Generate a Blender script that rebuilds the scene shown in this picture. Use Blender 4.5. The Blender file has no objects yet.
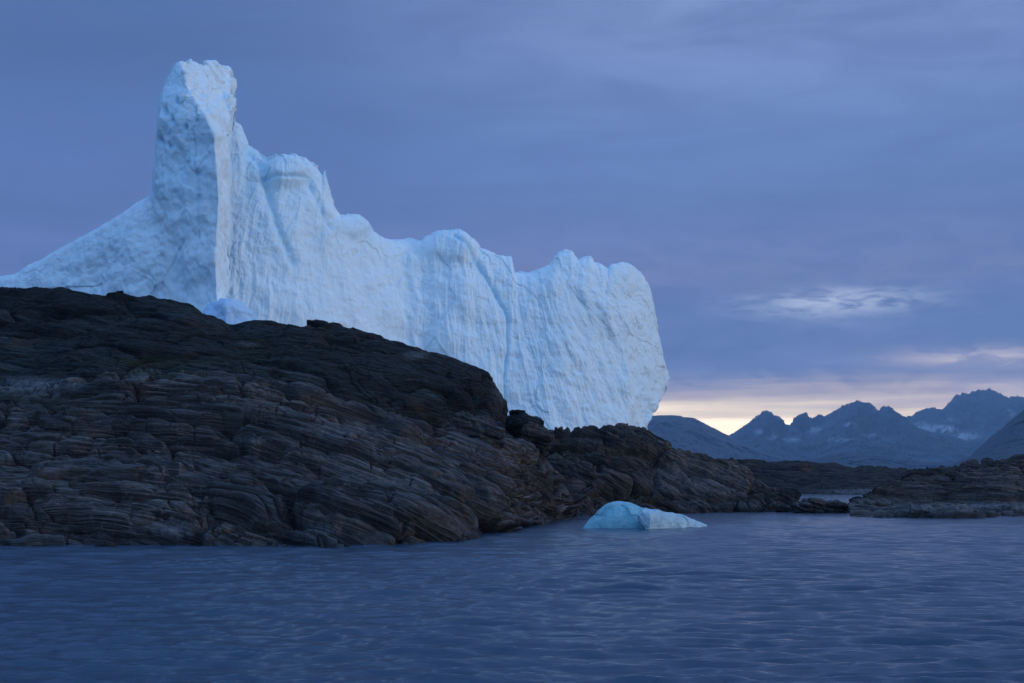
import bpy, math
import numpy as np
R = math.radians
S = bpy.context.scene
rng = np.random.default_rng(7)

# ------------------------------------------------------------------ camera
F = 1422.0; H = 3.0; HOR = 478.0
PITCH = math.atan((HOR - 341.5) / F)
cam = bpy.data.cameras.new('camera'); co = bpy.data.objects.new('camera', cam)
S.collection.objects.link(co); S.camera = co
cam.sensor_width = 36.0; cam.lens = F / 1024 * 36; cam.clip_start = 0.5; cam.clip_end = 60000
co.location = (0, 0, H); co.rotation_euler = (math.pi/2 + PITCH, 0, 0)

# ------------------------------------------------------------------ world: dusk sky with a stratus deck
W = bpy.data.worlds.new('World'); S.world = W; W.use_nodes = True
nt = W.node_tree; nt.nodes.clear()
def lin(c):
    return tuple(((x/255)/12.92 if x/255 <= .04045 else ((x/255+.055)/1.055)**2.4) for x in c)
class G:
    """tiny node-graph helper"""
    def __init__(s, nt): s.nt = nt
    def n(s, t, **k):
        o = s.nt.nodes.new(t)
        for a, b in k.items(): setattr(o, a, b)
        return o
    def set(s, sock, v):
        if hasattr(v, 'is_output') or isinstance(v, bpy.types.NodeSocket): s.nt.links.new(v, sock)
        elif isinstance(v, tuple) and len(v) == 3 and sock.type == 'RGBA': sock.default_value = (*v, 1)
        else: sock.default_value = v
    def m(s, op, a, b=None, c=None, clamp=False):
        o = s.n('ShaderNodeMath', operation=op, use_clamp=clamp)
        for i, v in enumerate((a, b, c)):
            if v is not None: s.set(o.inputs[i], v)
        return o.outputs[0]
    def mix(s, f, a, b, bt='MIX'):
        o = s.n('ShaderNodeMix', data_type='RGBA', blend_type=bt)
        s.set(o.inputs[0], f); s.set(o.inputs[6], a); s.set(o.inputs[7], b)
        return o.outputs[2]
    def ramp(s, f, st, ip='LINEAR'):
        o = s.n('ShaderNodeValToRGB'); o.color_ramp.interpolation = ip
        e = o.color_ramp.elements
        while len(e) < len(st): e.new(0.5)
        for i, (p, c) in enumerate(st):
            e[i].position = p
            e[i].color = (c, c, c, 1) if isinstance(c, (int, float)) else (*c, 1)
        s.set(o.inputs[0], f); return o.outputs[0]
    def rng(s, v, a, b, c=0., d=1., ip='SMOOTHSTEP'):
        o = s.n('ShaderNodeMapRange', interpolation_type=ip)
        for i, x in enumerate((v, a, b, c, d)): s.set(o.inputs[i], x)
        return o.outputs[0]
    def noise(s, vec, sc, det=4, rough=.5, dist=0., dim='3D'):
        o = s.n('ShaderNodeTexNoise', noise_dimensions=dim)
        s.set(o.inputs['Vector'], vec); o.inputs['Scale'].default_value = sc
        o.inputs['Detail'].default_value = det; o.inputs['Roughness'].default_value = rough
        o.inputs['Distortion'].default_value = dist
        return o.outputs[0]
    def vec(s, x, y, z):
        o = s.n('ShaderNodeCombineXYZ')
        for i, v in enumerate((x, y, z)): s.set(o.inputs[i], v)
        return o.outputs[0]
    def mapping(s, v, scale=(1,1,1), rot=(0,0,0)):
        o = s.n('ShaderNodeMapping'); s.set(o.inputs[0], v)
        o.inputs['Scale'].default_value = scale; o.inputs['Rotation'].default_value = rot
        return o.outputs[0]
g = G(nt)
SUN_AZ = R(100)      # clockwise from the view direction (+Y): low, on the right and a little behind
SUN_EL = R(9)
tc = g.n('ShaderNodeTexCoord'); sep = g.n('ShaderNodeSeparateXYZ')
nt.links.new(tc.outputs['Generated'], sep.inputs[0])
X, Y, Z = sep.outputs
el = g.m('MULTIPLY', g.m('ARCSINE', Z), 180/math.pi)
az = g.m('MULTIPLY', g.m('ARCTAN2', X, Y), 180/math.pi)      # degrees, + to the right
zz = g.m('ADD', g.m('MAXIMUM', Z, 0.0), 0.045)
cl = g.vec(g.m('DIVIDE', X, zz), g.m('DIVIDE', Y, zz), 0.0)   # cloud deck seen in perspective
n1 = g.noise(cl, 0.35, 5, .5, .4); n2 = g.noise(g.mapping(cl, (.5, 1.6, 1), (0, 0, .1)), 0.55, 6, .6, .6)
streak = g.noise(g.vec(g.m('MULTIPLY', az, .05), g.m('MULTIPLY', el, .9), 3.1), 1.0, 6, .55, .5)
streakf = g.noise(g.vec(g.m('MULTIPLY', az, .09), g.m('MULTIPLY', el, 2.2), 9.1), 1.0, 6, .6, .3)
elw = g.m('ADD', el, g.m('MULTIPLY', g.m('SUBTRACT', streak, .5), 1.9))
elw = g.m('ADD', elw, g.m('MULTIPLY', g.m('SUBTRACT', streakf, .5), 1.1))
f = g.m('DIVIDE', elw, 20.0)
SK = dict(right=[(0.0, (255,220,176)), (.09, (255,228,188)), (.138, (250,226,190)), (.152, (212,192,176)), (.174, (184,168,164)), (.192, (126,126,148)), (.212, (94,104,140)),
                 (.25, (68,83,126)), (.345, (74,88,132)), (.40, (102,104,138)), (.455, (102,110,148)), (.53, (90,109,152)), (.66, (97,122,170)), (.85, (120,140,186)), (1., (128,147,191))],
          left=[(0.0, (112,108,140)), (.2, (94,102,144)), (.45, (84,99,147)), (.7, (76,103,156)), (1., (72,98,144))])
cr = g.ramp(f, [(p, lin(c)) for p, c in SK['right']])
clf = g.ramp(f, [(p, lin(c)) for p, c in SK['left']])
side = g.rng(az, -16, 8)
base = g.mix(side, clf, cr)
# broken lights in the deck
def spot(a0, e0, wa, we):
    da = g.m('DIVIDE', g.m('SUBTRACT', az, a0), wa)
    de = g.m('DIVIDE', g.m('SUBTRACT', g.m('ADD', el, g.m('MULTIPLY', g.m('SUBTRACT', streak, .5), 1.2)), e0), we)
    return g.m('POWER', 2.718, g.m('MULTIPLY', g.m('ADD', g.m('MULTIPLY', da, da), g.m('MULTIPLY', de, de)), -1.0))
SPOTS = spot
br = g.rng(streakf, .38, .62)
clump = g.rng(g.noise(g.vec(g.m('MULTIPLY', az, .55), g.m('MULTIPLY', el, 1.5), 4.7), 1.0, 7, .6, .5), .42, .62)
veil = g.rng(g.noise(g.vec(g.m('MULTIPLY', az, .12), g.m('MULTIPLY', el, .55), 1.7), 1.0, 7, .58, .6), .35, .7)
low = g.m('MULTIPLY', g.rng(el, 14, 5), g.rng(el, 2.5, 4.5))
base = g.mix(g.m('MULTIPLY', g.m('MULTIPLY', veil, low), .45), base, lin((112,122,162)))
base = g.mix(g.m('MULTIPLY', g.m('MULTIPLY', clump, low), .5), base, lin((68,86,132)))
base = g.mix(g.m('MULTIPLY', g.m('MULTIPLY', g.m('SUBTRACT', 1.0, veil), g.rng(el, 7, 14)), .5), base, lin((82,98,146)))
glo = g.m('ADD', 1.0, g.m('MULTIPLY', g.m('MULTIPLY', g.rng(elw, 2.75, 2.25), g.rng(az, -30, 4)), .75))
base = g.mix(1.0, base, g.vec(glo, glo, glo), 'MULTIPLY')
clump2 = g.rng(g.noise(g.vec(g.m('MULTIPLY', az, .75), g.m('MULTIPLY', el, 2.9), 22.6), 1.0, 9, .60, .35), .32, .66)
s1 = g.m('MULTIPLY', spot(13.0, 6.85, 3.2, .52), g.m('ADD', g.m('MULTIPLY', clump2, .93), .07))
s2 = g.m('MULTIPLY', spot(9.2, 6.9, 1.0, .35), clump)
s3 = g.m('MULTIPLY', spot(19.0, 4.6, 3.6, .45), g.m('ADD', g.m('MULTIPLY', clump, .7), .3))
base = g.mix(g.m('MULTIPLY', s1, .9, clamp=True), base, lin((205,212,226)))
base = g.mix(g.m('MULTIPLY', s2, .6, clamp=True), base, lin((180,192,214)))
base = g.mix(g.m('MULTIPLY', s3, 1.0, clamp=True), base, lin((222,202,192)))
# soft mottling of the deck
mot = g.m('ADD', g.m('MULTIPLY', g.m('SUBTRACT', n1, .5), .8), g.m('ADD', 1.0, g.m('MULTIPLY', g.m('SUBTRACT', n2, .5), .5)))
base = g.mix(1.0, base, g.vec(mot, mot, mot), 'MULTIPLY')
# added brightness in the unseen sky overhead and behind, to fill ice and rocks
back = g.rng(Y, .2, -.8)
base = g.mix(g.m('MULTIPLY', back, g.rng(el, -5, 12)), base, g.mix(g.rng(X, -.3, .6), (0.28,0.56,0.98), (0.42,0.54,0.74)))
base = g.mix(g.rng(el, 24, 60), base, (0.27,0.50,1.00))
# the air between (see the haze box) dims the low sky: the sky behind it is that much brighter
TAU = 1.3
comp = g.m('POWER', 2.718, g.m('MINIMUM', TAU*.8, g.m('DIVIDE', TAU*.8*.11, g.m('MAXIMUM', Z, .01))))
base = g.mix(1.0, base, g.vec(comp, comp, comp), 'MULTIPLY')
sky = g.n('ShaderNodeTexSky', sky_type='NISHITA', sun_disc=False)
sky.sun_elevation = R(3); sky.sun_rotation = SUN_AZ; sky.air_density = 1.5; sky.dust_density = 1
base10 = g.mix(1.0, base, (10.,10.,10.), 'MULTIPLY')
tot = g.mix(0.08, base10, sky.outputs[0])
bg = g.n('ShaderNodeBackground'); bg.inputs[1].default_value = 0.10
nt.links.new(tot, bg.inputs[0]); wo = g.n('ShaderNodeOutputWorld'); nt.links.new(bg.outputs[0], wo.inputs[0])

sl = bpy.data.lights.new('sun', 'SUN'); so = bpy.data.objects.new('sun', sl); S.collection.objects.link(so)
sl.energy = 1.6; sl.angle = R(10); sl.color = (1.0, .96, .92)
so.rotation_euler = (math.pi/2 - SUN_EL, 0, math.pi - SUN_AZ)
S.view_settings.view_transform = 'Standard'; S.view_settings.look = 'None'
S.view_settings.exposure = 0.0; S.view_settings.gamma = 1.0
S.render.engine = 'CYCLES'
try:
    S.cycles.use_denoising = True; S.cycles.max_bounces = 6; S.cycles.volume_bounces = 0; S.cycles.transparent_max_bounces = 12
except Exception: pass

# ------------------------------------------------------------------ helpers
CP, SP = math.cos(PITCH), math.sin(PITCH)
def at(px, py, Yd):
    """traced point of the photograph at the real distance Yd (metres along +Y)"""
    px = np.asarray(px, float); py = np.asarray(py, float); Yd = np.asarray(Yd, float)
    cx = (px - 512) / F; cz = (341.5 - py) / F
    yy = CP - cz * SP; z = SP + cz * CP
    t = Yd / yy
    return np.stack(np.broadcast_arrays(cx * t, Yd, H + z * t), -1)
def pchip(xk, yk, x):
    xk = np.asarray(xk, float); yk = np.asarray(yk, float)
    h = np.diff(xk); d = (np.diff(yk, axis=0).T / h).T
    m = np.zeros_like(yk)
    hh = h.reshape((-1,) + (1,)*(yk.ndim-1))
    w1 = 2*hh[1:] + hh[:-1]; w2 = hh[1:] + 2*hh[:-1]
    ok = d[:-1]*d[1:] > 0
    with np.errstate(all='ignore'):
        mm = (w1+w2) / (w1/d[:-1] + w2/d[1:])
    m[1:-1] = np.where(ok, mm, 0); m[0] = d[0]; m[-1] = d[-1]
    i = np.clip(np.searchsorted(xk, x) - 1, 0, len(h)-1)
    t = ((x - xk[i]) / h[i]); t = np.clip(t, 0, 1)
    sh = t.shape + (1,)*(yk.ndim-1); t = t.reshape(sh); H_ = h[i].reshape(sh)
    return (2*t**3-3*t**2+1)*yk[i] + (t**3-2*t**2+t)*H_*m[i] + (-2*t**3+3*t**2)*yk[i+1] + (t**3-t**2)*H_*m[i+1]
_p = rng.permutation(4096).astype(np.int64)
_g3 = rng.normal(size=(4096, 3)); _g3 /= np.linalg.norm(_g3, axis=1, keepdims=True); _g3 = _g3.astype(np.float32)
def _h(i, j, k): return _p[(_p[(_p[i & 4095] + j) & 4095] + k) & 4095]
def perlin(P):
    shp = P.shape[:-1]; P = P.reshape(-1, 3); out = np.empty(len(P), np.float32)
    for a in range(0, len(P), 400000):
        Q = P[a:a+400000]; I = np.floor(Q).astype(np.int64); f = (Q - I).astype(np.float32)
        u = f*f*f*(f*(f*6-15)+10); r = 0
        for dx in (0, 1):
            wx = u[:, 0] if dx else 1-u[:, 0]
            for dy in (0, 1):
                wy = u[:, 1] if dy else 1-u[:, 1]
                for dz in (0, 1):
                    wz = u[:, 2] if dz else 1-u[:, 2]
                    gg = _g3[_h(I[:, 0]+dx, I[:, 1]+dy, I[:, 2]+dz)]
                    r = r + wx*wy*wz*(gg[:, 0]*(f[:, 0]-dx)+gg[:, 1]*(f[:, 1]-dy)+gg[:, 2]*(f[:, 2]-dz))
        out[a:a+400000] = r
    return out.reshape(shp)*1.6
def fbm(P, n=4, gain=.5, lac=2.03):
    s = 0; a = 1
    for i in range(n): s = s + a*perlin(P*(lac**i) + 17.3*i); a *= gain
    return s
def ridged(P, n=4, gain=.5, lac=2.03):
    s = 0; a = 1
    for i in range(n): s = s + a*(1-np.abs(perlin(P*(lac**i)+31.7*i))*1.6); a *= gain
    return s
def hsh(a, b=0, c=0):
    return _p[(_p[(_p[np.asarray(a).astype(np.int64) & 4095] + np.asarray(b).astype(np.int64)) & 4095] + c) & 4095] / 4095.0
def worley(P, jit=.9):
    """F1, F2 distances and cell id"""
    shp = P.shape[:-1]; P = P.reshape(-1, 3)
    f1 = np.full(len(P), 9., np.float32); f2 = f1.copy(); idd = np.zeros(len(P), np.int64)
    I = np.floor(P).astype(np.int64)
    for dx in (-1, 0, 1):
        for dy in (-1, 0, 1):
            for dz in (-1, 0, 1):
                C = I + (dx, dy, dz); h = _h(C[:, 0], C[:, 1], C[:, 2])
                o = np.stack([_p[h], _p[(h+77) & 4095], _p[(h+191) & 4095]], -1)/4095.*jit + (1-jit)/2
                d = np.linalg.norm(C + o - P, axis=1).astype(np.float32)
                n = d < f1; f2 = np.where(n, f1, np.minimum(f2, d)); idd = np.where(n, h, idd); f1 = np.where(n, d, f1)
    return f1.reshape(shp), f2.reshape(shp), idd.reshape(shp)
def facets(P, tilt=.6):
    """broken planes: every cell is a tilted plane of its own"""
    f1, f2, i = worley(P)
    shp = P.shape[:-1]
    h = np.stack([_p[i & 4095], _p[(i+301) & 4095], _p[(i+911) & 4095]], -1)/4095.-.5
    L = P - np.floor(P) - .5
    base = _p[(i+55) & 4095]/4095.-.5
    w = (P*h).sum(-1)
    # plane through the cell, wrapped so that it stays bounded
    return base + tilt*np.sin(w*1.6), np.exp(-((f2-f1)/.06)**2), i
def normals(P, flip=1):
    du = np.gradient(P, axis=1); dv = np.gradient(P, axis=0)
    n = np.cross(du, dv)*flip; n /= np.maximum(np.linalg.norm(n, axis=-1, keepdims=True), 1e-9)
    return n
def raw_mesh(name, V, Fc, mat, smooth=True, attrs=None):
    me = bpy.data.meshes.new(name); V = np.ascontiguousarray(V, np.float32); Fc = np.ascontiguousarray(Fc, np.int32)
    k = Fc.shape[1]
    me.vertices.add(len(V)); me.vertices.foreach_set('co', V.ravel())
    me.loops.add(Fc.size); me.loops.foreach_set('vertex_index', Fc.ravel())
    me.polygons.add(len(Fc)); me.polygons.foreach_set('loop_start', np.arange(0, Fc.size, k, dtype=np.int32))
    me.update(calc_edges=True); me.validate()
    me.polygons.foreach_set('use_smooth', np.full(len(me.polygons), smooth))
    for n, v in (attrs or {}).items():
        a = me.attributes.new(n, 'FLOAT', 'POINT'); a.data.foreach_set('value', np.ascontiguousarray(v, np.float32).ravel())
    me.materials.append(mat)
    o = bpy.data.objects.new(name, me); S.collection.objects.link(o)
    return o
def grid_mesh(name, P, mat, wrap=False, attrs=None, smooth=True, flip=False):
    nv, nu = P.shape[:2]
    idx = np.arange(nv*nu).reshape(nv, nu)
    if wrap: idx = np.concatenate([idx, idx[:, :1]], 1)
    a, b, c, d = idx[:-1, :-1], idx[:-1, 1:], idx[1:, 1:], idx[1:, :-1]
    Fc = np.stack([a, b, c, d] if not flip else [d, c, b, a], -1).reshape(-1, 4)
    return raw_mesh(name, P.reshape(-1, 3), Fc, mat, smooth, attrs)
def tag(o, label, cat, kind=None, group=None):
    o['label'] = label; o['category'] = cat
    if kind: o['kind'] = kind
    if group: o['group'] = group
    return o
def loft(lines, nu, vs, ext=None):
    """lines: each a list of (px, py, Y) or (px, 'z', Y, z); vs: number of rows between consecutive lines.
    returns P[nv,nu,3] and the traced px at every column/row"""
    x0 = max(l[0][0] for l in lines); x1 = min(l[-1][0] for l in lines)
    L = []; PXs = []
    for l in lines:
        px = np.array([q[0] for q in l], float)
        W3 = []
        for q in l:
            if len(q) == 3: W3.append(at(*q))
            else:
                Yd = q[2]; xx = (q[0]-512)/F*Yd/CP; W3.append(np.array([xx, Yd, q[3]]))
        W3 = np.array(W3)
        xs = np.linspace(l[0][0], l[-1][0], nu)
        if ext:
            xa = ext; k = nu//9
            xs = np.concatenate([np.linspace(l[0][0], xa, k, endpoint=False), np.linspace(xa, l[-1][0], nu-k)]) if xa < 500 else \
                 np.concatenate([np.linspace(l[0][0], xa, nu-k, endpoint=False), np.linspace(xa, l[-1][0], k)])
        L.append(pchip(px, W3, xs)); PXs.append(xs)
    L = np.array(L); k = np.arange(len(lines), dtype=float)
    v = np.concatenate([np.linspace(i, i+1, n, endpoint=False) for i, n in enumerate(vs)] + [[len(lines)-1]])
    return pchip(k, L, v), v
def gauss(a, c, w): return np.exp(-((a-c)/w)**2)

# ------------------------------------------------------------------ materials
def new_mat(name):
    m = bpy.data.materials.new(name); m.use_nodes = True; t = m.node_tree; t.nodes.clear(); gg = G(t)
    out = gg.n('ShaderNodeOutputMaterial'); b = gg.n('ShaderNodeBsdfPrincipled'); t.links.new(b.outputs[0], out.inputs[0])
    tcd = gg.n('ShaderNodeTexCoord')
    return m, gg, b, tcd.outputs['Object'], out
def attr(gg, n):
    a = gg.n('ShaderNodeAttribute'); a.attribute_name = n; return a.outputs['Fac']
def bump(gg, h, strength, dist, prev=None):
    o = gg.n('ShaderNodeBump'); o.inputs['Strength'].default_value = strength; o.inputs['Distance'].default_value = dist
    gg.set(o.inputs['Height'], h)
    if prev: gg.set(o.inputs['Normal'], prev)
    return o.outputs[0]
def rock_mat(name, c1, c2, c3, dip=.2, scale=1., rust=.3, rough=.75, wet=True, spec=.22):
    m, gg, b, oc, out = new_mat(name)
    sp0 = gg.n('ShaderNodeSeparateXYZ'); gg.set(sp0.inputs[0], oc)
    bv = gg.vec(attr(gg, 'run'), sp0.outputs[1], attr(gg, 'bed'))
    lay = gg.mapping(bv, (.22*scale, .2*scale, 4.6*scale))
    nl = gg.noise(lay, 1.0, 7, .62, .6)
    nb = gg.noise(oc, .22*scale, 4, .55, .5)
    nf = gg.noise(oc, 3.0*scale, 5, .65)
    spk = gg.noise(oc, 9*scale, 3, .7)
    c = gg.mix(gg.rng(nl, .44, .56), c1, c2)
    nl2 = gg.noise(gg.mapping(bv, (.45*scale, .35*scale, 10*scale)), 1.0, 5, .6, .35)
    c = gg.mix(gg.m('MULTIPLY', gg.rng(nl2, .51, .61), .7), c, c3)
    c = gg.mix(gg.m('MULTIPLY', gg.rng(nl2, .48, .40), .75), c, tuple(x*.6 for x in c1))
    c = gg.mix(gg.m('MULTIPLY', gg.rng(nf, .5, .72), .55), c, c3)
    c = gg.mix(gg.m('MULTIPLY', gg.rng(nb, .42, .62), .55), c, tuple(x*.55 for x in c1))
    c = gg.mix(gg.m('MULTIPLY', gg.rng(gg.noise(oc, .35*scale, 5, .6, .8), .54, .68), rust), c, (.060, .034, .016))
    tn = gg.rng(attr(gg, 'tone'), 0., 1., .55, 1.35, 'LINEAR')
    c = gg.mix(1.0, c, gg.vec(gg.m('MULTIPLY', tn, 1.04), tn, gg.m('MULTIPLY', tn, .97)), 'MULTIPLY')
    c = gg.mix(gg.m('MULTIPLY', gg.rng(spk, .66, .74), .35), c, tuple(min(1, x*2.2) for x in c3))
    c = gg.mix(gg.m('MULTIPLY', attr(gg, 'pale'), gg.rng(nf, .3, .6)), c, (.17, .18, .20))
    c = gg.mix(gg.m('MULTIPLY', attr(gg, 'veg'), gg.rng(nf, .35, .55)), c, (.018, .019, .005))
    if wet:
        sp = gg.n('ShaderNodeSeparateXYZ'); gg.set(sp.inputs[0], oc)
        wz = gg.rng(gg.m('ADD', sp.outputs[2], gg.m('MULTIPLY', gg.m('SUBTRACT', nf, .5), .8)), .75, .25)
        c = gg.mix(gg.m('MULTIPLY', wz, .6), c, tuple(x*.5 for x in c1))
        gg.set(b.inputs['Roughness'], gg.m('SUBTRACT', rough, gg.m('MULTIPLY', wz, .3)))
    else: b.inputs['Roughness'].default_value = rough
    gg.set(b.inputs['Base Color'], c)
    h = gg.m('ADD', gg.m('ADD', gg.m('MULTIPLY', nl, .9), gg.m('MULTIPLY', nl2, .45)), gg.m('MULTIPLY', nf, .5))
    gg.set(b.inputs['Normal'], bump(gg, h, .8, .35/scale, bump(gg, spk, .5, .05/scale)))
    b.inputs['Specular IOR Level'].default_value = spec
    return m
M_SLAB = rock_mat('layered_gneiss', (.012,.0115,.013), (.042,.036,.033), (.150,.133,.128), dip=.15, rough=.6, spec=.4, rust=.5)
M_DARK = rock_mat('dark_lichened_rock', (.0045,.0065,.0068), (.010,.0145,.015), (.042,.052,.054), dip=.15, rust=.3, rough=.75, spec=.13)
M_MID = rock_mat('brown_gneiss', (.012,.0105,.0105), (.065,.054,.048), (.14,.122,.11), dip=.3, rust=.6)
M_FAR = rock_mat('low_coast_rock', (.009,.0095,.011), (.020,.019,.020), (.035,.032,.031), dip=.05, scale=.35, rust=.6)

def ice_mat(name, white, blue, rough=.42, k=.5, scale=1.):
    m, gg, b, oc, out = new_mat(name)
    n1 = gg.noise(gg.mapping(oc, (.25, .25, .07)), 1.0*scale, 6, .6, .5); n2 = gg.noise(oc, .9*scale, 5, .6)
    f = gg.m('ADD', gg.m('MULTIPLY', attr(gg, 'blue'), .9), gg.m('MULTIPLY', gg.rng(n1, .45, .7), k), clamp=True)
    c = gg.mix(f, white, blue)
    gg.set(b.inputs['Base Color'], c)
    gg.set(b.inputs['Roughness'], gg.m('SUBTRACT', rough+.12, gg.m('MULTIPLY', gg.rng(n2, .4, .7), .2)))
    gg.set(b.inputs['Normal'], bump(gg, gg.m('ADD', gg.noise(gg.mapping(oc, (1, 1, .45)), .8*scale, 6, .6, .3), gg.m('MULTIPLY', n2, .4)), .13, .9/scale))
    b.inputs['IOR'].default_value = 1.31
    return m
M_MOUND = ice_mat('painted_shade_ice', (.50, .70, .88), (.42, .62, .84), k=.2)  # the mound's shade is put into its colour: darker and bluer ice
M_ICE = ice_mat('glacier_ice', (.75, .885, .95), (.42, .70, .87), k=.10)
M_CLEAR = ice_mat('clear_blue_ice', (.27, .52, .60), (.14, .38, .48), .3, .6, 8.)
M_FROST = ice_mat('frosted_ice', (.48, .64, .72), (.28, .48, .60), .35, .5, 8.)

def mountain_mat(name, c1, c2, snow=(.35,.38,.42)):
    m, gg, b, oc, out = new_mat(name)
    n = gg.noise(oc, .004, 8, .6, .4); nf = gg.noise(gg.mapping(oc, (1, 1, .5)), .012, 8, .65)
    c = gg.mix(gg.rng(n, .35, .65), c1, c2)
    c = gg.mix(gg.m('MULTIPLY', attr(gg, 'snow'), gg.rng(nf, .40, .50)), c, snow)
    gg.set(b.inputs['Base Color'], c); b.inputs['Roughness'].default_value = .9
    gg.set(b.inputs['Normal'], bump(gg, nf, .4, 20))
    return m
M_MTN = mountain_mat('bare_mountain_rock', (.026,.036,.056), (.036,.046,.066), (.62,.66,.72))

# ------------------------------------------------------------------ sea
def sea():
    fr = np.radians(np.linspace(-26, 26, 880)); rest = np.radians(np.linspace(27, 333, 130))[1:-1]
    th = np.concatenate([fr, rest])
    r = [3.0]
    while r[-1] < 12800:
        k = .012 if r[-1] < 14 else .0034 if r[-1] < 170 else .03
        r.append(r[-1]*(1+k))
    r = np.array(r); Rr, T = np.meshgrid(r, th, indexing='ij')
    x = Rr*np.sin(T); y = Rr*np.cos(T); z = np.zeros_like(x)
    cell = Rr*.0038
    rs = np.random.default_rng(3)
    q = fbm(np.stack([x*.045, y*.045, z], -1)[:, :], 2)            # gusts: patches of rougher and calmer water
    gust = np.clip(1 + .5*q, .45, 1.6)
    for i in range(110):
        lam = .13*(1.9/.13)**rs.random()**.9; k = 2*math.pi/lam
        d = R(185) + rs.normal()*.23                           # wind sea running from the right rear
        a = .0064*lam**.80*(.6+.8*rs.random())
        ph = rs.random()*6.28
        s = np.sin(k*(x*math.sin(d)+y*math.cos(d)) + ph + .6*np.sin(.21*k*(x*math.cos(d)-y*math.sin(d))+i))
        z += a*(s + .25*s*s)*np.clip((lam/cell-2.5)/3, 0, 1)
    z *= gust
    z *= np.clip(1.3 - Rr/400, .0, 1)
    m, gg, b, oc, out = new_mat('sea_water')
    b.inputs['Base Color'].default_value = (.024, .060, .108, 1); b.inputs['IOR'].default_value = 1.33
    b.inputs['Roughness'].default_value = .12
    nz = gg.noise(gg.mapping(oc, (.4, 1.5, 1), (0, 0, .06)), 3.2, 6, .65, .4); nm = gg.noise(gg.mapping(oc, (.22, 1.3, 1), (0, 0, -.05)), .6, 4, .55, .3)
    gg.set(b.inputs['Normal'], bump(gg, nm, .45, .3, bump(gg, nz, .9, .07)))
    o = grid_mesh('sea', np.stack([x, y, z], -1), m, wrap=True, flip=False)
    return tag(o, 'dark blue rippled sea filling the foreground', 'sea', 'structure')
sea()

# ------------------------------------------------------------------ layered rock
def beds(t, s, q, mean, seed, jl, wj=.06, wb=.05):
    """irregular beds along t, broken by joints along s: offset, groove"""
    rs = np.random.default_rng(seed)
    b = np.cumsum(mean*(.35+1.3*rs.random(4000))); b -= b[2000]
    i = np.clip(np.searchsorted(b, t), 1, 3999)
    th = b[i]-b[i-1]; tau = (t-b[i-1])/th
    jlen = jl*(.5+hsh(i, 5)); so = s/jlen + hsh(i, 9)*50 + q*.3
    j = np.floor(so); fj = so - j
    off = hsh(i, j, seed)
    bul = np.clip(4*tau*(1-tau), 0, 1)**.45
    dj = np.minimum(fj, 1-fj)*jlen
    gj = np.exp(-(dj/wj)**2) * (hsh(i, j+(fj > .5), 3) > .35)
    gb = np.exp(-(np.minimum(tau, 1-tau)*th/wb)**2) - (tau-.5)*.8
    return off, bul, gj, gb
def rockify(P, N, dip=.22, dipy=-.12, A=1., big=1.6, fine=.3, seed=1, rough=1., lump=.0, warp=1., bend=None, A0=0., huge=3.2, lens=None):
    x, y, z = P[..., 0], P[..., 1], P[..., 2]
    w = fbm(P*np.array([.03, .05, .07])+seed*3.1, 3)*1.5*warp
    w2 = fbm(P*np.array([.2, .35, .35])+seed, 3)*.16
    if bend: w = w + bend[1]*.5*((x-bend[0]) + np.hypot(x-bend[0], 4))
    t = z*math.cos(dip) + x*math.sin(dip) + y*dipy + w + w2
    s = x*math.cos(dip) - z*math.sin(dip) + .5*y + fbm(P*.2+5, 2)*1.5
    q = perlin(P*.6+9)
    o1, b1, j1, g1 = beds(t, s, q, big, seed, big*4.5, .10, .10)
    o2, b2, j2, g2 = beds(t+perlin(P*.5)*.15, s, q, fine, seed+1, fine*7, .04, .035)
    sel = .45 + .55*np.clip(fbm(P*.12+40, 2)+.5, 0, 1)
    d = A*((o1-.5)*.75 + (b1-1)*.34 - j1*.5 - g1*.42) + A*sel*((o2-.5)*.32 + (b2-1)*.16 - j2*.14 - g2*.16)
    if A0:
        o0, b0, j0, g0 = beds(t*1.0+perlin(P*.2)*.4, s, q, huge, seed+5, huge*3.5, .16, .22)
        d = d + A0*((o0-.5)*1.0 + (b0-1)*.4 - j0*.7 - g0*.6)
    rockify.tone = 0*x + .5
    if lens:
        ls, lt, ly, la = lens
        K = np.stack([s/ls, t/lt, y/ly], -1) + np.stack([fbm(P*.25+4, 2), fbm(P*.3+14, 2), 0*x], -1)*np.array([.3, .22, 0])
        f1, f2, ii = worley(K, .95)
        hh_ = _p[(ii+7) & 4095]/4095.
        gap = f2-f1; rockify.tone = _p[(ii+77) & 4095]/4095.
        tl = ((_p[(ii+401) & 4095]/4095.-.3)*(K[..., 1]*1.0-np.round(K[..., 1]))*.9)
        d = d + la*((hh_-.5)*1.1 + tl + .35*np.clip(gap/.18, 0, 1) - .3 - 1.5*np.exp(-(gap/.055)**2))
        f1, f2, ii = worley(K*np.array([2.3, 2.6, 2.3])+9.3, .95); gap = f2-f1
        d = d + la*.26*((_p[(ii+7) & 4095]/4095.-.5)*1.1 + .35*np.clip(gap/.2, 0, 1) - .3 - .7*np.exp(-(gap/.06)**2))
    d = d + rough*(fbm(P*.16+seed, 3)*.55 + fbm(P*1.3, 4)*.07)
    if lump:
        f1, f2, _ = worley(P*np.array([.17, .17, .22]) + fbm(P*.12, 2)[..., None]*.5 + seed)
        d = d + lump*(.9 - f1*1.6) - lump*.8*np.exp(-((f2-f1)/.09)**2)
    rockify.ts = (t + d*(N[..., 0]*math.sin(dip) + N[..., 1]*dipy + N[..., 2]*math.cos(dip)), s + d*(N[..., 0]*math.cos(dip) - N[..., 2]*math.sin(dip) + .5*N[..., 1]))
    return P + N*d[..., None]
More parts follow.
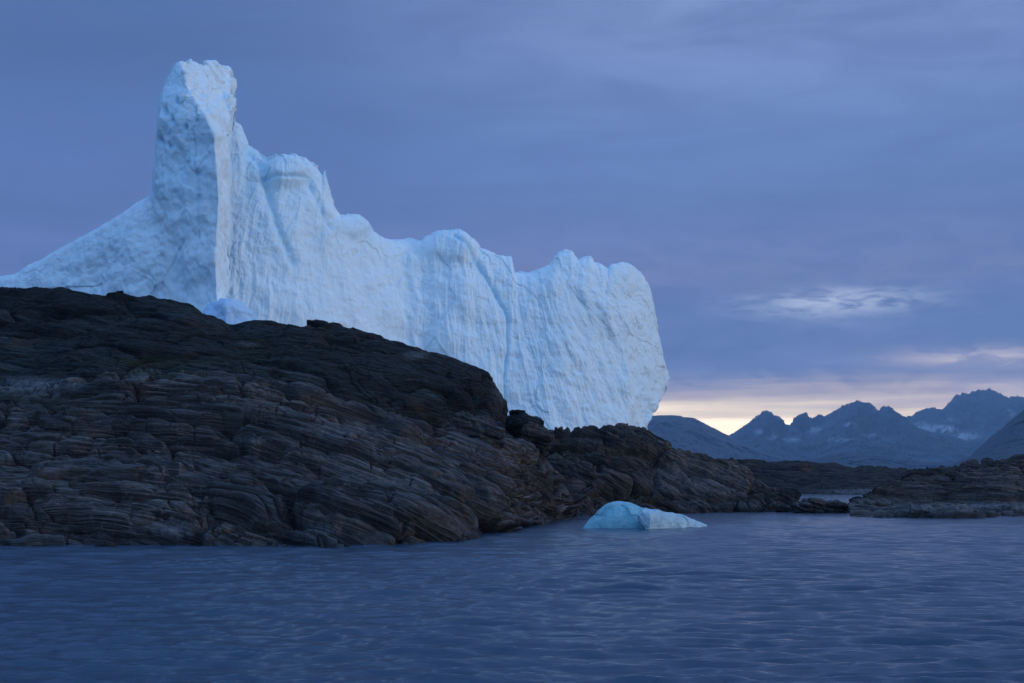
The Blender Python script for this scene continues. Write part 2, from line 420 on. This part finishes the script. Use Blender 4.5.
def proj_px(P):
    d = P - np.array([0, 0, H]); yy = d[..., 1]*CP + d[..., 2]*SP; zc = -d[..., 1]*SP + d[..., 2]*CP
    return 512 + F*d[..., 0]/yy, 341.5 - F*zc/yy
def ell(px, py, l):
    v = 0
    for (a, b, ra, rb, k) in l: v = np.maximum(v, k*np.exp(-(((px-a)/ra)**2 + ((py-b)/rb)**2)**2))
    return v
def rock_loft(name, lines, nu, vs, mat, label, veg=(), pale=(), ext=None, **k):
    P, v = loft(lines, nu, vs, ext); N = normals(P)
    if (N[..., 2].mean() < 0): N = -N
    Q = rockify(P, N, **k)
    px, py = proj_px(Q)
    zb = np.exp(-((Q[..., 2]-.55)/.4)**2)*np.clip(fbm(Q*.3, 3)+.35, 0, 1)
    A = {'veg': ell(px, py, veg) + np.zeros(px.shape), 'pale': np.maximum(ell(px, py, pale), zb*.8), 'bed': rockify.ts[0], 'run': rockify.ts[1], 'tone': rockify.tone}
    o = grid_mesh(name, Q, mat, attrs=A)
    return tag(o, label, 'rock outcrop')

# front layered slabs
W0 = [(-430,64),(-95,61),(0,62),(100,62.5),(200,62),(280,63),(330,62),(400,63.5),(440,66),(470,70),(500,77),(530,88),(550,97),(572,108)]
Tt = [(-430,396,96),(-95,388,92),(0,390,90),(70,380,90),(100,377,90),(150,368,90),(210,368,90),(240,372,90),(270,383,90),(300,389,90),(350,404,91),(400,420,92),(450,433,94),(500,444,98),(530,452,103),(556,476,108),(572,500,112)]
Mm = [(-430,468,77),(-95,468,74),(0,470,74),(100,466,74),(200,462,74),(300,465,74),(400,476,76),(450,480,79),(500,482,86),(540,488,97),(574,506,109)]
rock_loft('rock_outcrop', [[(a,'z',b-4,-2.2) for a,b in W0], [(a,'z',b,-.15) for a,b in W0],
    [(a,'z',b+2.5,1.35) for a,b in W0], Mm, [(a,b+min(7,max(0,(420-a)/30)),c) for a,b,c in Tt], [(a,b+16,c+5) for a,b,c in Tt], [(a,b+70,c+9) for a,b,c in Tt]],
    1600, [12,36,150,260,30,10], M_SLAB, 'brown layered rock slabs sloping down to the sea at the left',
    veg=[(150,370,75,9,1),(215,362,22,6,.8),(232,420,26,12,.5),(430,462,16,10,.7),(40,398,60,7,.7)], pale=[(40,384,42,8,.9),(245,440,22,3,.5),(10,455,30,5,.6),(60,545,60,6,.4),(340,432,60,9,.3)],
    ext=-95, dip=.05, dipy=.10, A=.38, big=1.1, fine=.34, seed=11, bend=(-16, .34), A0=.5, huge=3.2, lens=(9.0, 1.3, 6.0, 1.0), rough=.6)

# dark domed ridge behind the slabs
C = [(-430,300),(-95,286),(0,287),(50,286),(100,292),(150,299),(185,304),(210,316),(235,323),(250,321),(262,322),(300,327),(318,326),(360,333),(400,341),(440,353),(470,363),(488,372),(498,384),(507,402),(513,430)]
rock_loft('rock_outcrop', [[(-430,420,90),(-95,412,88),(0,412,88),(100,402,88),(200,394,88),(300,412,88),(400,442,90),(450,455,93),(500,462,98),(514,468,104)],
    [(-430,400,94),(-95,392,92),(0,392,92),(100,376,92),(200,374,92),(300,392,92),(400,420,94),(450,435,97),(500,444,101),(514,455,106)],
    [(-430,345,106),(-95,335,104),(0,336,104),(100,333,104),(200,342,104),(240,352,103),(300,355,101),(400,372,101),(450,385,102),(480,397,104),(500,418,107),(512,445,109)],
    [(a,b,120) for a,b in C], [(a,b+12,127) for a,b in C[:-1]]+[(513,445,126)], [(a,'z',145,-2) for a,b in C]],
    1300, [30,170,190,24,20], M_DARK, 'dark smooth domed rock ridge behind the brown slabs, below the iceberg',
    veg=[(255,350,22,14,.5),(325,335,12,30,.5),(160,362,60,6,.8)], pale=[(30,386,50,9,.7),(250,344,12,3,.6),(415,355,14,4,.4),(470,430,40,14,.35),(500,385,8,26,.3)],
    ext=-95, dip=.14, dipy=.12, A=.30, big=1.8, fine=.4, seed=23, rough=.8, lump=.1, A0=.25, huge=4.5, lens=(12, 5, 10, .35))

# middle outcrop
C = [(534,452,136),(545,436,138),(555,431,140),(575,428,140),(600,428,140),(640,431,140),(655,437,140),(672,445,140),(690,453,140),(715,458,140),(740,463,140),(750,468,140),(760,477,139),(772,489,137),(783,502,134),(789,511,131)]
Wm = [(556,111),(580,112),(600,114),(650,120),(700,123),(750,126),(790,129)]
rock_loft('rock_outcrop', [[(a,'z',b-3,-2.2) for a,b in Wm], [(a,'z',b,-.15) for a,b in Wm], [(a,'z',b+1.5,1.1) for a,b in Wm],
    [(545,468,122),(580,468,121),(600,466,122),(650,470,128),(700,480,131),(750,489,134),(780,504,133),(790,512,130.5)],
    C, [(a,b+8,c+5) for a,b,c in C], [(a,'z',c+14,-2) for a,b,c in C]],
    1000, [10,24,140,150,20,14], M_MID, 'brown lumpy rock outcrop between the blue ice chunk and the iceberg',
    veg=[(568,452,14,14,.9),(625,452,22,5,.9)], pale=[(690,480,50,14,.3)], dip=.50, dipy=.1, A=.35, big=1.3, fine=.35, seed=37, rough=1.1, lump=.4, A0=.2, lens=(6.0, 2.6, 5.0, .9))

# right outcrop
C = [(846,509,128),(862,499,134),(885,487,142),(900,480,146),(925,470,150),(958,466,152),(963,462,152),(985,460,152),(1000,457,152),(1024,455,152),(1060,450,152),(1140,446,152),(1300,452,150),(1450,474,146),(1520,486,142)]
Wr = [(846,112),(880,110),(900,109),(940,107),(1000,108),(1024,108),(1140,106),(1300,108),(1450,112),(1520,118)]
rock_loft('rock_outcrop', [[(a,'z',b-3,-2) for a,b in Wr], [(a,'z',b,-.25) for a,b in Wr], [(a,'z',b+3,.35) for a,b in Wr], [(846,'z',122,.5),(900,'z',124,.75),(960,'z',126,1.0),(1024,'z',126,1.2),(1140,'z',126,1.3),(1400,'z',126,.9),(1520,'z',126,.2)],
    [(846,'z',126,.4),(890,496,134),(930,486,138),(1000,478,138),(1024,478,138),(1140,474,138),(1400,482,136),(1520,'z',134,.3)], C, [(a,b+8,c+5) for a,b,c in C], [(a,'z',c+14,-2) for a,b,c in C]],
    1100, [8,30,90,60,80,16,12], M_MID, 'low layered rock outcrop with a flat wave washed shelf at the right edge',
    pale=[(980,508,120,5,.7)], ext=1140, dip=.06, dipy=.06, A0=.4, A=.4, lens=(7.5, .9, 5.0, .45), big=1.2, fine=.28, seed=51, rough=.9, lump=.2)

# low coast beyond the channel
C = [(690,470,285),(720,463,290),(745,461,292),(790,462,295),(830,464,295),(860,466,295),(880,467,295),(900,468,295),(930,472,295),(970,474,295),(1050,476,290)]
Wl = [(690,272),(740,268),(800,264),(830,260),(880,258),(930,262),(1050,268)]
P, v = loft([[(a,'z',b-3,-2) for a,b in Wl], [(a,'z',b,-.1) for a,b in Wl], [(a,'z',b+8,.9) for a,b in Wl], C, [(a,'z',c+40,-2) for a,b,c in C]], 500, [6,30,90,30])
N = normals(P); N = N if N[..., 2].mean() > 0 else -N
Q = rockify(P, N, dip=.05, dipy=.06, A=.7, big=1.6, fine=.5, seed=61, rough=.8, lump=.3)
px, py = proj_px(Q)
tag(grid_mesh('low_coast', Q, M_FAR, attrs={'bed': rockify.ts[0], 'run': rockify.ts[1], 'tone': rockify.tone, 'veg': 0*.35+.3*(fbm(P*.05, 2) > 0)*(Q[..., 2] > 2), 'pale': ell(px, py, [(865,492,42,3.2,.9)])+0*px}),
    'low dark rocky coast across the channel, below the mountains', 'coast', 'structure')

# ------------------------------------------------------------------ single rocks
def ico(n):
    me = bpy.data.meshes.new('tmp'); import bmesh
    bm = bmesh.new(); bmesh.ops.create_icosphere(bm, subdivisions=n, radius=1)
    V = np.array([v.co[:] for v in bm.verts]); Fc = np.array([[v.index for v in f.verts] for f in bm.faces]); bm.free()
    bpy.data.meshes.remove(me); return V, Fc
IV, IF = ico(6)
def boulder(name, px, py, Yd, size, mat, label, seed, cat='rock', rot=0., box=.6, A=.25, group=None, **kk):
    V = IV/np.power((np.abs(IV)**(2+3*box)).sum(1), 1/(2+3*box))[:, None]
    c, s = math.cos(rot), math.sin(rot)
    V = V*np.array(size); V = np.stack([V[:, 0]*c+V[:, 2]*s, V[:, 1], -V[:, 0]*s+V[:, 2]*c], -1)
    n = IV*1.0; n = np.stack([n[:, 0]*c+n[:, 2]*s, n[:, 1], -n[:, 0]*s+n[:, 2]*c], -1)
    o = at(px, py, Yd); sc = max(size); Q = V/sc*3 + seed*7
    d = sc*(.16*fbm(Q*.5, 3) + .03*fbm(Q*2.5, 3))
    P = V + n*d[:, None]
    G_ = (P + o)[None]
    G_ = rockify(G_, n[None], A=A, seed=seed, rough=.15, **kk)[0] - o
    ob = raw_mesh(name, G_, IF, mat, attrs={'veg': np.zeros(len(V)), 'pale': np.zeros(len(V)), 'bed': rockify.ts[0][0], 'run': rockify.ts[1][0], 'tone': rockify.tone[0]})
    ob.location = o
    tag(ob, label, cat, group=group)
    return ob
boulder('boulder', 524, 427, 105, (1.4,1.6,.95), M_DARK, 'dark rounded boulder at the right foot of the dark ridge', 3, rot=.35, box=.2, A=.12, big=.9, fine=.2)
boulder('stone', 517, 412.5, 104.6, (.62,.5,.22), M_DARK, 'small flat stone lying on top of the dark boulder', 4, 'stone', A=.08, big=.4, fine=.1)
boulder('boulder', 534, 441, 104, (1.3,1.4,1.25), M_MID, 'rounded brown boulder in the cleft between the two outcrops', 6, rot=.5, A=.25, big=1.0, fine=.22)
boulder('boulder', 513, 450, 104.5, (1.15,1.3,.95), M_SLAB, 'grey boulder wedged low between the dark ridge and the dark boulder', 21, rot=.3, A=.2, big=.9, fine=.2)
boulder('boulder', 478, 434, 96.5, (1.9,1.4,1.15), M_SLAB, 'grey boulder with swirling bands at the foot of the dark ridge', 8, rot=.4, A=.2, big=.5, fine=.13)
boulder('skerry', 803, 508, 124, (.75,1.2,.5), M_SLAB, 'smaller left rock of the pair awash in the channel', 12, 'skerry', A=.25, big=.6, fine=.2)
boulder('skerry', 825, 508, 125, (1.75,2.0,.75), M_SLAB, 'longer right rock of the pair awash in the channel', 13, 'skerry', rot=.05, A=.25, big=.6, fine=.2)
boulder('skerry', 872, 509, 124, (1.8,2.2,.7), M_SLAB, 'dark low rock in front of the right outcrop, beside the channel', 14, 'skerry', rot=-.1, A=.3, big=.7, fine=.2)
boulder('stone', 783, 508, 127, (.6,.8,.5), M_MID, 'brown rounded rock at the right tip of the middle outcrop', 16, 'stone', A=.2, big=.8, fine=.2, rot=.5)
boulder('stone', 318, 326, 119.5, (.9,.9,.45), M_DARK, 'small stone on the skyline of the dark ridge', 18, 'stone', A=.1, big=.5, fine=.2)

# ------------------------------------------------------------------ iceberg
def ice_part(name, TB, nu, nf, nb, Yf, th, n, mat, by=None, disp=None, sc=1.):
    """TB rows: (top px, top py, bottom px); a closed shell whose crest follows the traced skyline"""
    TB = np.array(TB, float)
    seg = np.hypot(np.diff(TB[:, 0]), np.diff(TB[:, 1])) + np.abs(np.diff(TB[:, 2]))*.5
    u = np.concatenate([[0], np.cumsum(seg)]); uu = np.linspace(0, u[-1], nu)
    T = np.stack([np.interp(uu, u, TB[:, i]) for i in range(3)], -1)
    w = np.concatenate([np.linspace(0, 1, nf), np.linspace(1, 2, nb)[1:]])
    s = np.sin(np.pi*w/2); off = (1-np.clip(s, 0, 1)**n)**(1/n); off = np.where(w > 1, -off, off)
    PX = T[None, :, 2] + (T[:, 0]-T[:, 2])[None]*s[:, None]
    PY = by + (T[:, 1]-by)[None]*s[:, None]
    TH = th(T[:, 0], T[:, 1], uu/u[-1])[None]
    Yd = Yf(PX, PY) + TH*(1-off[:, None])
    P = at(PX, PY, Yd)
    N = normals(P); 
    if N[:nf//2, :, 1].mean() > 0: N = -N
    d, blue = disp(P, PX, PY, s[:, None]+0*PX, w[:, None]+0*PX)
    Q = P + N*d[..., None]
    return grid_mesh(name, Q, mat, attrs={'blue': np.clip(blue, 0, 1)})
def seg_dist(px, py, pts):
    d = np.full(px.shape, 1e9)
    for (a, b), (c, e) in zip(pts[:-1], pts[1:]):
        t = np.clip(((px-a)*(c-a)+(py-b)*(e-b))/((c-a)**2+(e-b)**2), 0, 1)
        d = np.minimum(d, np.hypot(px-a-t*(c-a), py-b-t*(e-b)))
    return d
def wall_disp(P, PX, PY, s, w):
    x, y, z = P[..., 0], P[..., 1], P[..., 2]
    a = x*1.15
    sh = .45*np.clip((PX-430)/120, 0, 1)
    ax = a + sh*z
    wv = fbm(P*.03, 3)*6
    flute = ridged(np.stack([(ax+wv*.5)*.16, y*.03, z*.028], -1), 4, .55) - 1.2
    fl2 = fbm(np.stack([(ax+wv*.3)*.55, y*.1, z*.12], -1), 4, .55)
    mid = fbm(P*.07+3, 4, .55)
    f1, f2, _ = worley(np.stack([ax*.32, y*.2, z*.20], -1) + fbm(P*.15, 2)[..., None]*.4)
    edge = np.clip(1-s, 0, 1)**.5
    fa, fe, _ = facets(np.stack([ax*.075, y*.075, z*.055], -1) + fbm(P*.05, 3)[..., None]*.35)
    fb, fe2, _ = facets(np.stack([ax*.22, y*.2, z*.16], -1) + fbm(P*.1+3, 3)[..., None]*.5)
    crest = np.clip(1-edge*2.2, 0, 1)
    d = fa*.20*np.clip(edge*3, .5, 1) + fb*(.05+.38*crest) + flute*.34*np.clip(edge*3, .25, 1) + fl2*.08 + mid*1.0*np.clip(edge*3, .15, 1) + (f1-.5)*.14 + fbm(P*.4+7, 3, .6)*.10 + fbm(P*1.1, 4, .6)*.085
    cr = [(452,238),(470,254),(484,272),(498,292),(506,318),(508,345),(505,385),(500,440)]
    dc = seg_dist(PX+5*perlin(P*.12), PY, cr) + 1.2*np.clip((PY-330)/60, 0, 2); near = np.exp(-(dc/2.2)**2); front = (w < 1)
    side = np.exp(-(dc/22)**2)
    d = d - front*(near*.7)
    cr2 = seg_dist(PX, PY, [(250,150),(262,165),(268,190),(276,225),(292,262)]); d = d - front*np.exp(-(cr2/4)**2)*.8
    cr3 = seg_dist(PX, PY, [(262,178),(285,180),(305,178)]); d = d - front*np.exp(-(cr3/1.6)**2)*.5
    cr4 = seg_dist(PX, PY, [(300,158),(312,190),(330,230)]); d = d - front*np.exp(-(cr4/3.)**2)*.5
    # overhanging lump on the skyline and slump scarps
    d = d + front*1.5*ell(PX, PY, [(452,246,26,14,1)]) + front*2.2*ell(PX, PY, [(285,172,22,14,1),(352,226,20,10,.4)])
    blue = .12*np.clip(-flute*.6-fl2*.4, 0, 1) + .06*fe + .04*fe2 + .75*near*front + .35*ell(PX, PY, [(250,170,24,44,1),(356,228,26,12,.7),(290,175,34,22,.6),(452,240,26,12,.6)]) \
         + .5*np.exp(-(cr2/4)**2) + .5*np.exp(-(cr3/1.8)**2) + .35*np.exp(-(cr4/3)**2)
    return d, blue
berg = bpy.data.objects.new('iceberg', None); S.collection.objects.link(berg); berg.location = at(330, 470, 300); berg.location.z = 0
tag(berg, 'huge pale blue iceberg with a tall pinnacle rising behind the dark rocks', 'iceberg')
WT = [(222,150,222),(228,118,226),(236,124,232),(240,126,237),(243,132,241),(248,146,246),(256,151,254),(262,156,260),(268,160,266),(275,160,273),(283,157,280),(290,155,288),(300,156,298),(306,158,304),(310,162,308),(316,166,313),(322,176,318),(325,170,321),(327,184,323),(330,196,327),(334,207,331),(340,216,337),(352,218,349),(358,216,355),(363,221,360),(372,231,369),(384,240,381),(400,241,397),(412,239,409),(422,241,419),(426,236,423),(432,236,429),(440,232,437),(448,232,445),(456,229,452),(463,231,458),(468,238,464),(474,243,470),(479,249,475),(486,250,481),(495,255,489),(503,256,496),(511,257,503),(514,264,507),(515,272,509),(522,272,515),(530,273,522),(538,271,529),(545,268,535),(550,264,540),(554,258,543),(558,253,547),(564,251,551),(571,251,556),(575,256,560),(579,261,563),(584,258,566),(590,257,570),(594,262,574),(600,265,578),(608,269,583),(612,264,586),(620,262,590),(628,264,594),(635,268,598),(642,274,602),(647,283,605),(650,294,607),(652,306,608),(655,318,609),(658,332,610),(661,345,611),(664,357,612),(667,368,606),(669,378,606),(667,387,604),(660,392,605),(654,399,608),(651,408,616),(648,418,624),(646,430,632),(644,445,638)]
def wall_Y(px, py):
    Yv = 274 + (px-225)*.105
    Yv = Yv - 4*gauss(px, 300, 60) + 5*gauss(px, 405, 40) - 4.5*gauss(px, 575, 60)
    Yv = Yv + np.clip(px-628, 0, 60)*.30                     # the end face turns away to the right
    Yv = Yv + (480-py)*.035                                   # leans back a little
    return Yv
o = ice_part('ice_wall', WT, 1350, 460, 70, wall_Y, lambda x, y, u: 9-4*np.clip((x-560)/100, 0, 1)+0*x, 5, M_ICE, by=500, disp=wall_disp)
o.parent = berg; o.matrix_parent_inverse = berg.matrix_basis.inverted()

FT = [(-130,318,-130),(-60,292,-60),(-10,279,-10),(0,277,0),(15,275,14),(28,267,27),(50,255,48),(70,243,68),(90,232,88),(110,221,108),(130,209,128),(142,200,140),(150,193,149),(153,184,153),(154,170,156),(156,150,159),(158,130,162),(160,112,165),(161,98,168),(164,86,170),(168,76,173),(173,68,176),(177,62,179),(183,60,183),(190,60,187),(196,64,191),(203,67,195),(210,65,199),(216,64,203),(222,66,206),(226,68,209),(230,74,212),(231.5,84,214),(231,100,216),(231,120,218),(230.5,145,220),(230,170,222),(230,200,224),(228,230,226),(227,260,228),(226,300,231),(232,325,236),(240,350,244)]
_ar = np.cumsum(np.random.default_rng(5).normal(size=200)); _ar = np.convolve(_ar-np.linspace(_ar[0], _ar[-1], 200), np.ones(3)/3, 'same')
def arris(py): return np.interp(py, [60, 90, 115, 135, 200, 260, 310, 340], [180, 189, 206, 216, 221, 217, 220, 223]) + .42*np.interp(py, np.linspace(50, 500, 200)*1.0, _ar).clip(-5, 5)*1.0
def fin_Y(px, py):
    a = arris(py); l = np.clip(a-px, 0, 400); r = np.clip(px-a, 0, 100)
    Yv = 258 + .105*l + .62*r
    Yv = Yv + np.clip(118-py, 0, 80)*.13
    Yv = Yv - 5.5*ell(px, py, [(236,322,19,22,1)]) + 2*gauss(px, 175, 14)*gauss(py, 330, 90)
    return Yv
def fin_disp(P, PX, PY, s, w):
    x, y, z = P[..., 0], P[..., 1], P[..., 2]
    edge = np.clip(1-s, 0, 1)**.5
    a = arris(PY)
    wv = fbm(P*.05, 3)
    snow = np.clip((122-PY)/10, 0, 1)*np.clip((PX-178)/8, 0, 1)
    f1, f2, _ = worley(np.stack([x*.30, y*.3, z*.24], -1) + wv[..., None]*.5)
    fa, fe, _ = facets(P*np.array([.11, .11, .085]) + wv[..., None]*.35)
    fb, fe2, _ = facets(P*np.array([.3, .3, .24]) + wv[..., None]*.5)
    fl = ridged(np.stack([(x+wv*2)*.2, y*.05, z*.035], -1), 4, .55) - 1.2
    dd = fbm(P*.09+8, 4, .55)*1.2*np.clip(edge*3, .35, 1) + fa*.18*np.clip(edge*3, .4, 1) + fb*(.07+.6*snow) + fl*.12 + (f1-.5)*.2*(1+5*snow) + fbm(P*.4+7, 3)*.09 + fbm(P*1.1, 4, .6)*.08*(1+snow)
    pit = 0
    for (cx, cy, r) in [(165,112,2.2),(171,120,2.4),(160,141,2.0),(168,145,1.6),(186,128,1.5),(176,100,1.8),(196,112,1.5)]:
        pit = pit + np.exp(-(((PX-cx)/r)**2 + ((PY-cy)/(r*1.7))**2))
    cr = seg_dist(PX, PY, [(194,135),(195,160),(199,190),(198,240)]); k = np.exp(-(cr/1.5)**2)
    front = w < 1
    dd = dd - front*(pit*1.4 + k*.4)
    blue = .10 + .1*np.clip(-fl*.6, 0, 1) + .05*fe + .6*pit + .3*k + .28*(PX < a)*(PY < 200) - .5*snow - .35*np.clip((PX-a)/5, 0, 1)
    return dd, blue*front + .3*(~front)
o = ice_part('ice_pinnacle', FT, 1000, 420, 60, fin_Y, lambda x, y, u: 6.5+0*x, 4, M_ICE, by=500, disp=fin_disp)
o.parent = berg; o.matrix_parent_inverse = berg.matrix_basis.inverted()

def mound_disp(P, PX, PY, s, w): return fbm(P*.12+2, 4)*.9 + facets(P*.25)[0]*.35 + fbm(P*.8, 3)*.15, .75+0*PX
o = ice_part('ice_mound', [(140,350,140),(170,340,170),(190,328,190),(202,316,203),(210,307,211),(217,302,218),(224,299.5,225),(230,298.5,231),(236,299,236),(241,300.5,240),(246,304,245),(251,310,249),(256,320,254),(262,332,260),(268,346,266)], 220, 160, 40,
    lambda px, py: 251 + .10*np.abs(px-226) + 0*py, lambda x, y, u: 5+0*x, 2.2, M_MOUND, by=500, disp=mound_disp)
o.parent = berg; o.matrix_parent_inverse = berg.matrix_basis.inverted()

# drifting ice chunk
chunk = bpy.data.objects.new('ice_chunk', None); S.collection.objects.link(chunk); chunk.location = at(640, 525, 86); chunk.location.z = 0
tag(chunk, 'small blue ice chunk floating before the middle outcrop', 'ice chunk')
def cdisp(P, PX, PY, s, w):
    return fbm(P*.9+2, 4)*.06 + facets(P*.9)[0]*.05 + facets(P*2.6)[0]*.02 + fbm(P*3, 3)*.02, .5+.5*fbm(P*1.1, 3)
o = ice_part('blue_ice', [(583,530,584),(585,525,588),(590,519,593),(597,512,600),(605,506,607),(613,502.5,614),(621,501.5,621),(630,503,630),(638,506,638),(646,507.5,646),(654,510.5,654),(664,514,663),(673,520,671),(680,527,677),(683,532,681)], 260, 120, 60,
    lambda px, py: 85.2 + 0*px + np.clip(np.abs(px-622)-15, 0, 40)*.02, lambda x, y, u: 1.7*np.sin(np.pi*np.clip(u, .03, .97))**.6, 2.1, M_CLEAR, by=534, disp=cdisp)
o.parent = chunk; o.matrix_parent_inverse = chunk.matrix_basis.inverted()
o = ice_part('frosted_face', [(650,532,652),(643,527,650),(639,521,649),(638.5,515,650),(642,510.5,652),(649,509,656),(658,510,662),(666,511.5,668),(674,513,675),(682,516,682),(690,519.5,690),(699,522.5,698),(706,525.5,704),(710,530,708)], 260, 120, 60,
    lambda px, py: 84.0 + np.clip(px-650, 0, 100)*.07 - .35*np.clip((532-py)/20, 0, 1)+0*px, lambda x, y, u: .9*np.sin(np.pi*np.clip(u, .03, .97))**.6, 2.6, M_FROST, by=534, disp=cdisp)
o.parent = chunk; o.matrix_parent_inverse = chunk.matrix_basis.inverted()

# ------------------------------------------------------------------ mountains
def mountain(crest, Yd, foot, nu, seed, label, name='mountain', amp=.16, snow=(), back=3000, sn_noise=0., jag=.045):
    C = [(a, b, Yd) for a, b in crest]
    base = [(a,'z',Yd-foot,-5) for a, b in crest]
    m1 = [(a, b + (HOR-b)*.45, Yd-foot*.45) for a, b in crest]
    P, v = loft([base, m1, C, [(a,'z',Yd+back,-5) for a, b in crest]], nu, [60, 70, 24])
    hh = P[..., 2]; hm = max(hh.max(), 1)
    sc = 1/(hm*1.1)
    Pn = np.stack([P[..., 0]*sc, P[..., 1]*sc*.5, P[..., 2]*sc*.5], -1) + seed
    k = np.clip(np.abs(v-2)*2.2, 0.12, 1)[:, None]*np.clip(v, 0, 1)[:, None]
    r = ridged(Pn*1.6, 5, .52) - 1.3
    Q = P.copy(); Q[..., 1] -= r*hm*amp*5*k; Q[..., 2] += (ridged(Pn*9, 5, .68)-1.4)*hm*jag*np.clip(v, 0, 1)[:, None]
    px, py = proj_px(Q)
    s = ell(px, py, snow) + np.zeros(px.shape)
    if sn_noise: s = np.maximum(s, sn_noise*(r < -.25)*(hh > .35*hm))
    o = grid_mesh(name, Q, M_MTN, attrs={'snow': np.clip(s, 0, 1)})
    return tag(o, label, 'mountain', 'structure')
mountain([(690,462),(722,440),(731,437),(738,433),(745,428),(751,424),(757,419),(761,417),(765,413),(770,414),(775,417),(781,420),(785,424),(791,427),(796,420),(800,417),(805,416),(809,420),(814,421),(820,417),(826,419),(832,416),(840,412),(845,408),(851,406),(857,404),(862,406),(868,405),(874,408),(879,413),(884,409),(889,409),(895,414),(903,420),(912,427),(925,432),(945,437),(970,444),(1000,452),(1060,470)],
    9500, 3000, 1000, 3.3, 'jagged blue mountain range in the middle of the horizon', snow=[(772,437,6,3,.9),(790,440,10,2.5,.8),(850,425,6,3,.8),(870,434,8,2.5,.7),(815,430,8,3,.7),(760,432,6,3,.6),(840,440,14,2,.6)], sn_noise=.12)
mountain([(870,432),(890,424),(905,420),(912,419),(919,415),(926,412),(933,411),(940,413),(948,409),(953,403),(957,399),(963,396),(969,397),(974,394),(982,393),(990,392),(998,395),(1004,398),(1010,401),(1016,399),(1024,400),(1045,405),(1080,422),(1140,440)],
    11500, 3500, 900, 8.1, 'high jagged peak with snow patches at the right', snow=[(934,430,24,5,1.6),(957,437,22,4,1.6),(920,425,8,3,.9),(975,418,6,3,1),(950,420,8,2,.7),(1012,412,4,4,.8)], sn_noise=.12)
mountain([(560,450),(600,432),(630,421),(650,416.5),(668,416),(680,416.5),(684,418),(692,418.5),(700,422),(710,427),(720,432),(730,437),(742,443),(758,450),(780,458),(820,468)],
    6500, 2000, 300, 5.7, 'rounded dark blue mountain just right of the iceberg', amp=.08, jag=.008)
mountain([(690,472),(730,460),(760,458),(790,461),(808,460),(822,457),(836,454),(846,453),(856,454.5),(870,456),(884,456),(900,459),(920,462),(945,463),(970,463),(1000,466),(1100,474)],
    5000, 1200, 400, 12.7, 'long low blue foothills in front of the mountain range', name='foothills', amp=.1, jag=.02)
mountain([(950,474),(962,464),(970,458),(980,448),(990,439),(1000,431),(1010,423),(1024,412),(1045,398),(1075,378),(1120,360),(1200,352),(1330,390)],
    3200, 900, 400, 15.2, 'steep dark mountainside cut by the right edge', amp=.08, jag=.01, back=1500)

# ------------------------------------------------------------------ air
m = bpy.data.materials.new('air'); m.use_nodes = True; t = m.node_tree; t.nodes.clear()
ou = t.nodes.new('ShaderNodeOutputMaterial'); pv = t.nodes.new('ShaderNodeVolumePrincipled')
pv.inputs['Color'].default_value = (.36, .64, 1.0, 1); pv.inputs['Density'].default_value = 0.000098; pv.inputs['Anisotropy'].default_value = .2
t.links.new(pv.outputs[0], ou.inputs['Volume'])
b = 13600; V = np.array([(x, y, z) for x in (-b, b) for y in (-b, b) for z in (-6, 1500)], float)
Fc = [[0,1,3,2],[4,6,7,5],[0,4,5,1],[2,3,7,6],[0,2,6,4],[1,5,7,3]]
tag(raw_mesh('haze', V, Fc, m, smooth=False), 'thin blue evening haze over the fjord', 'haze', 'stuff')
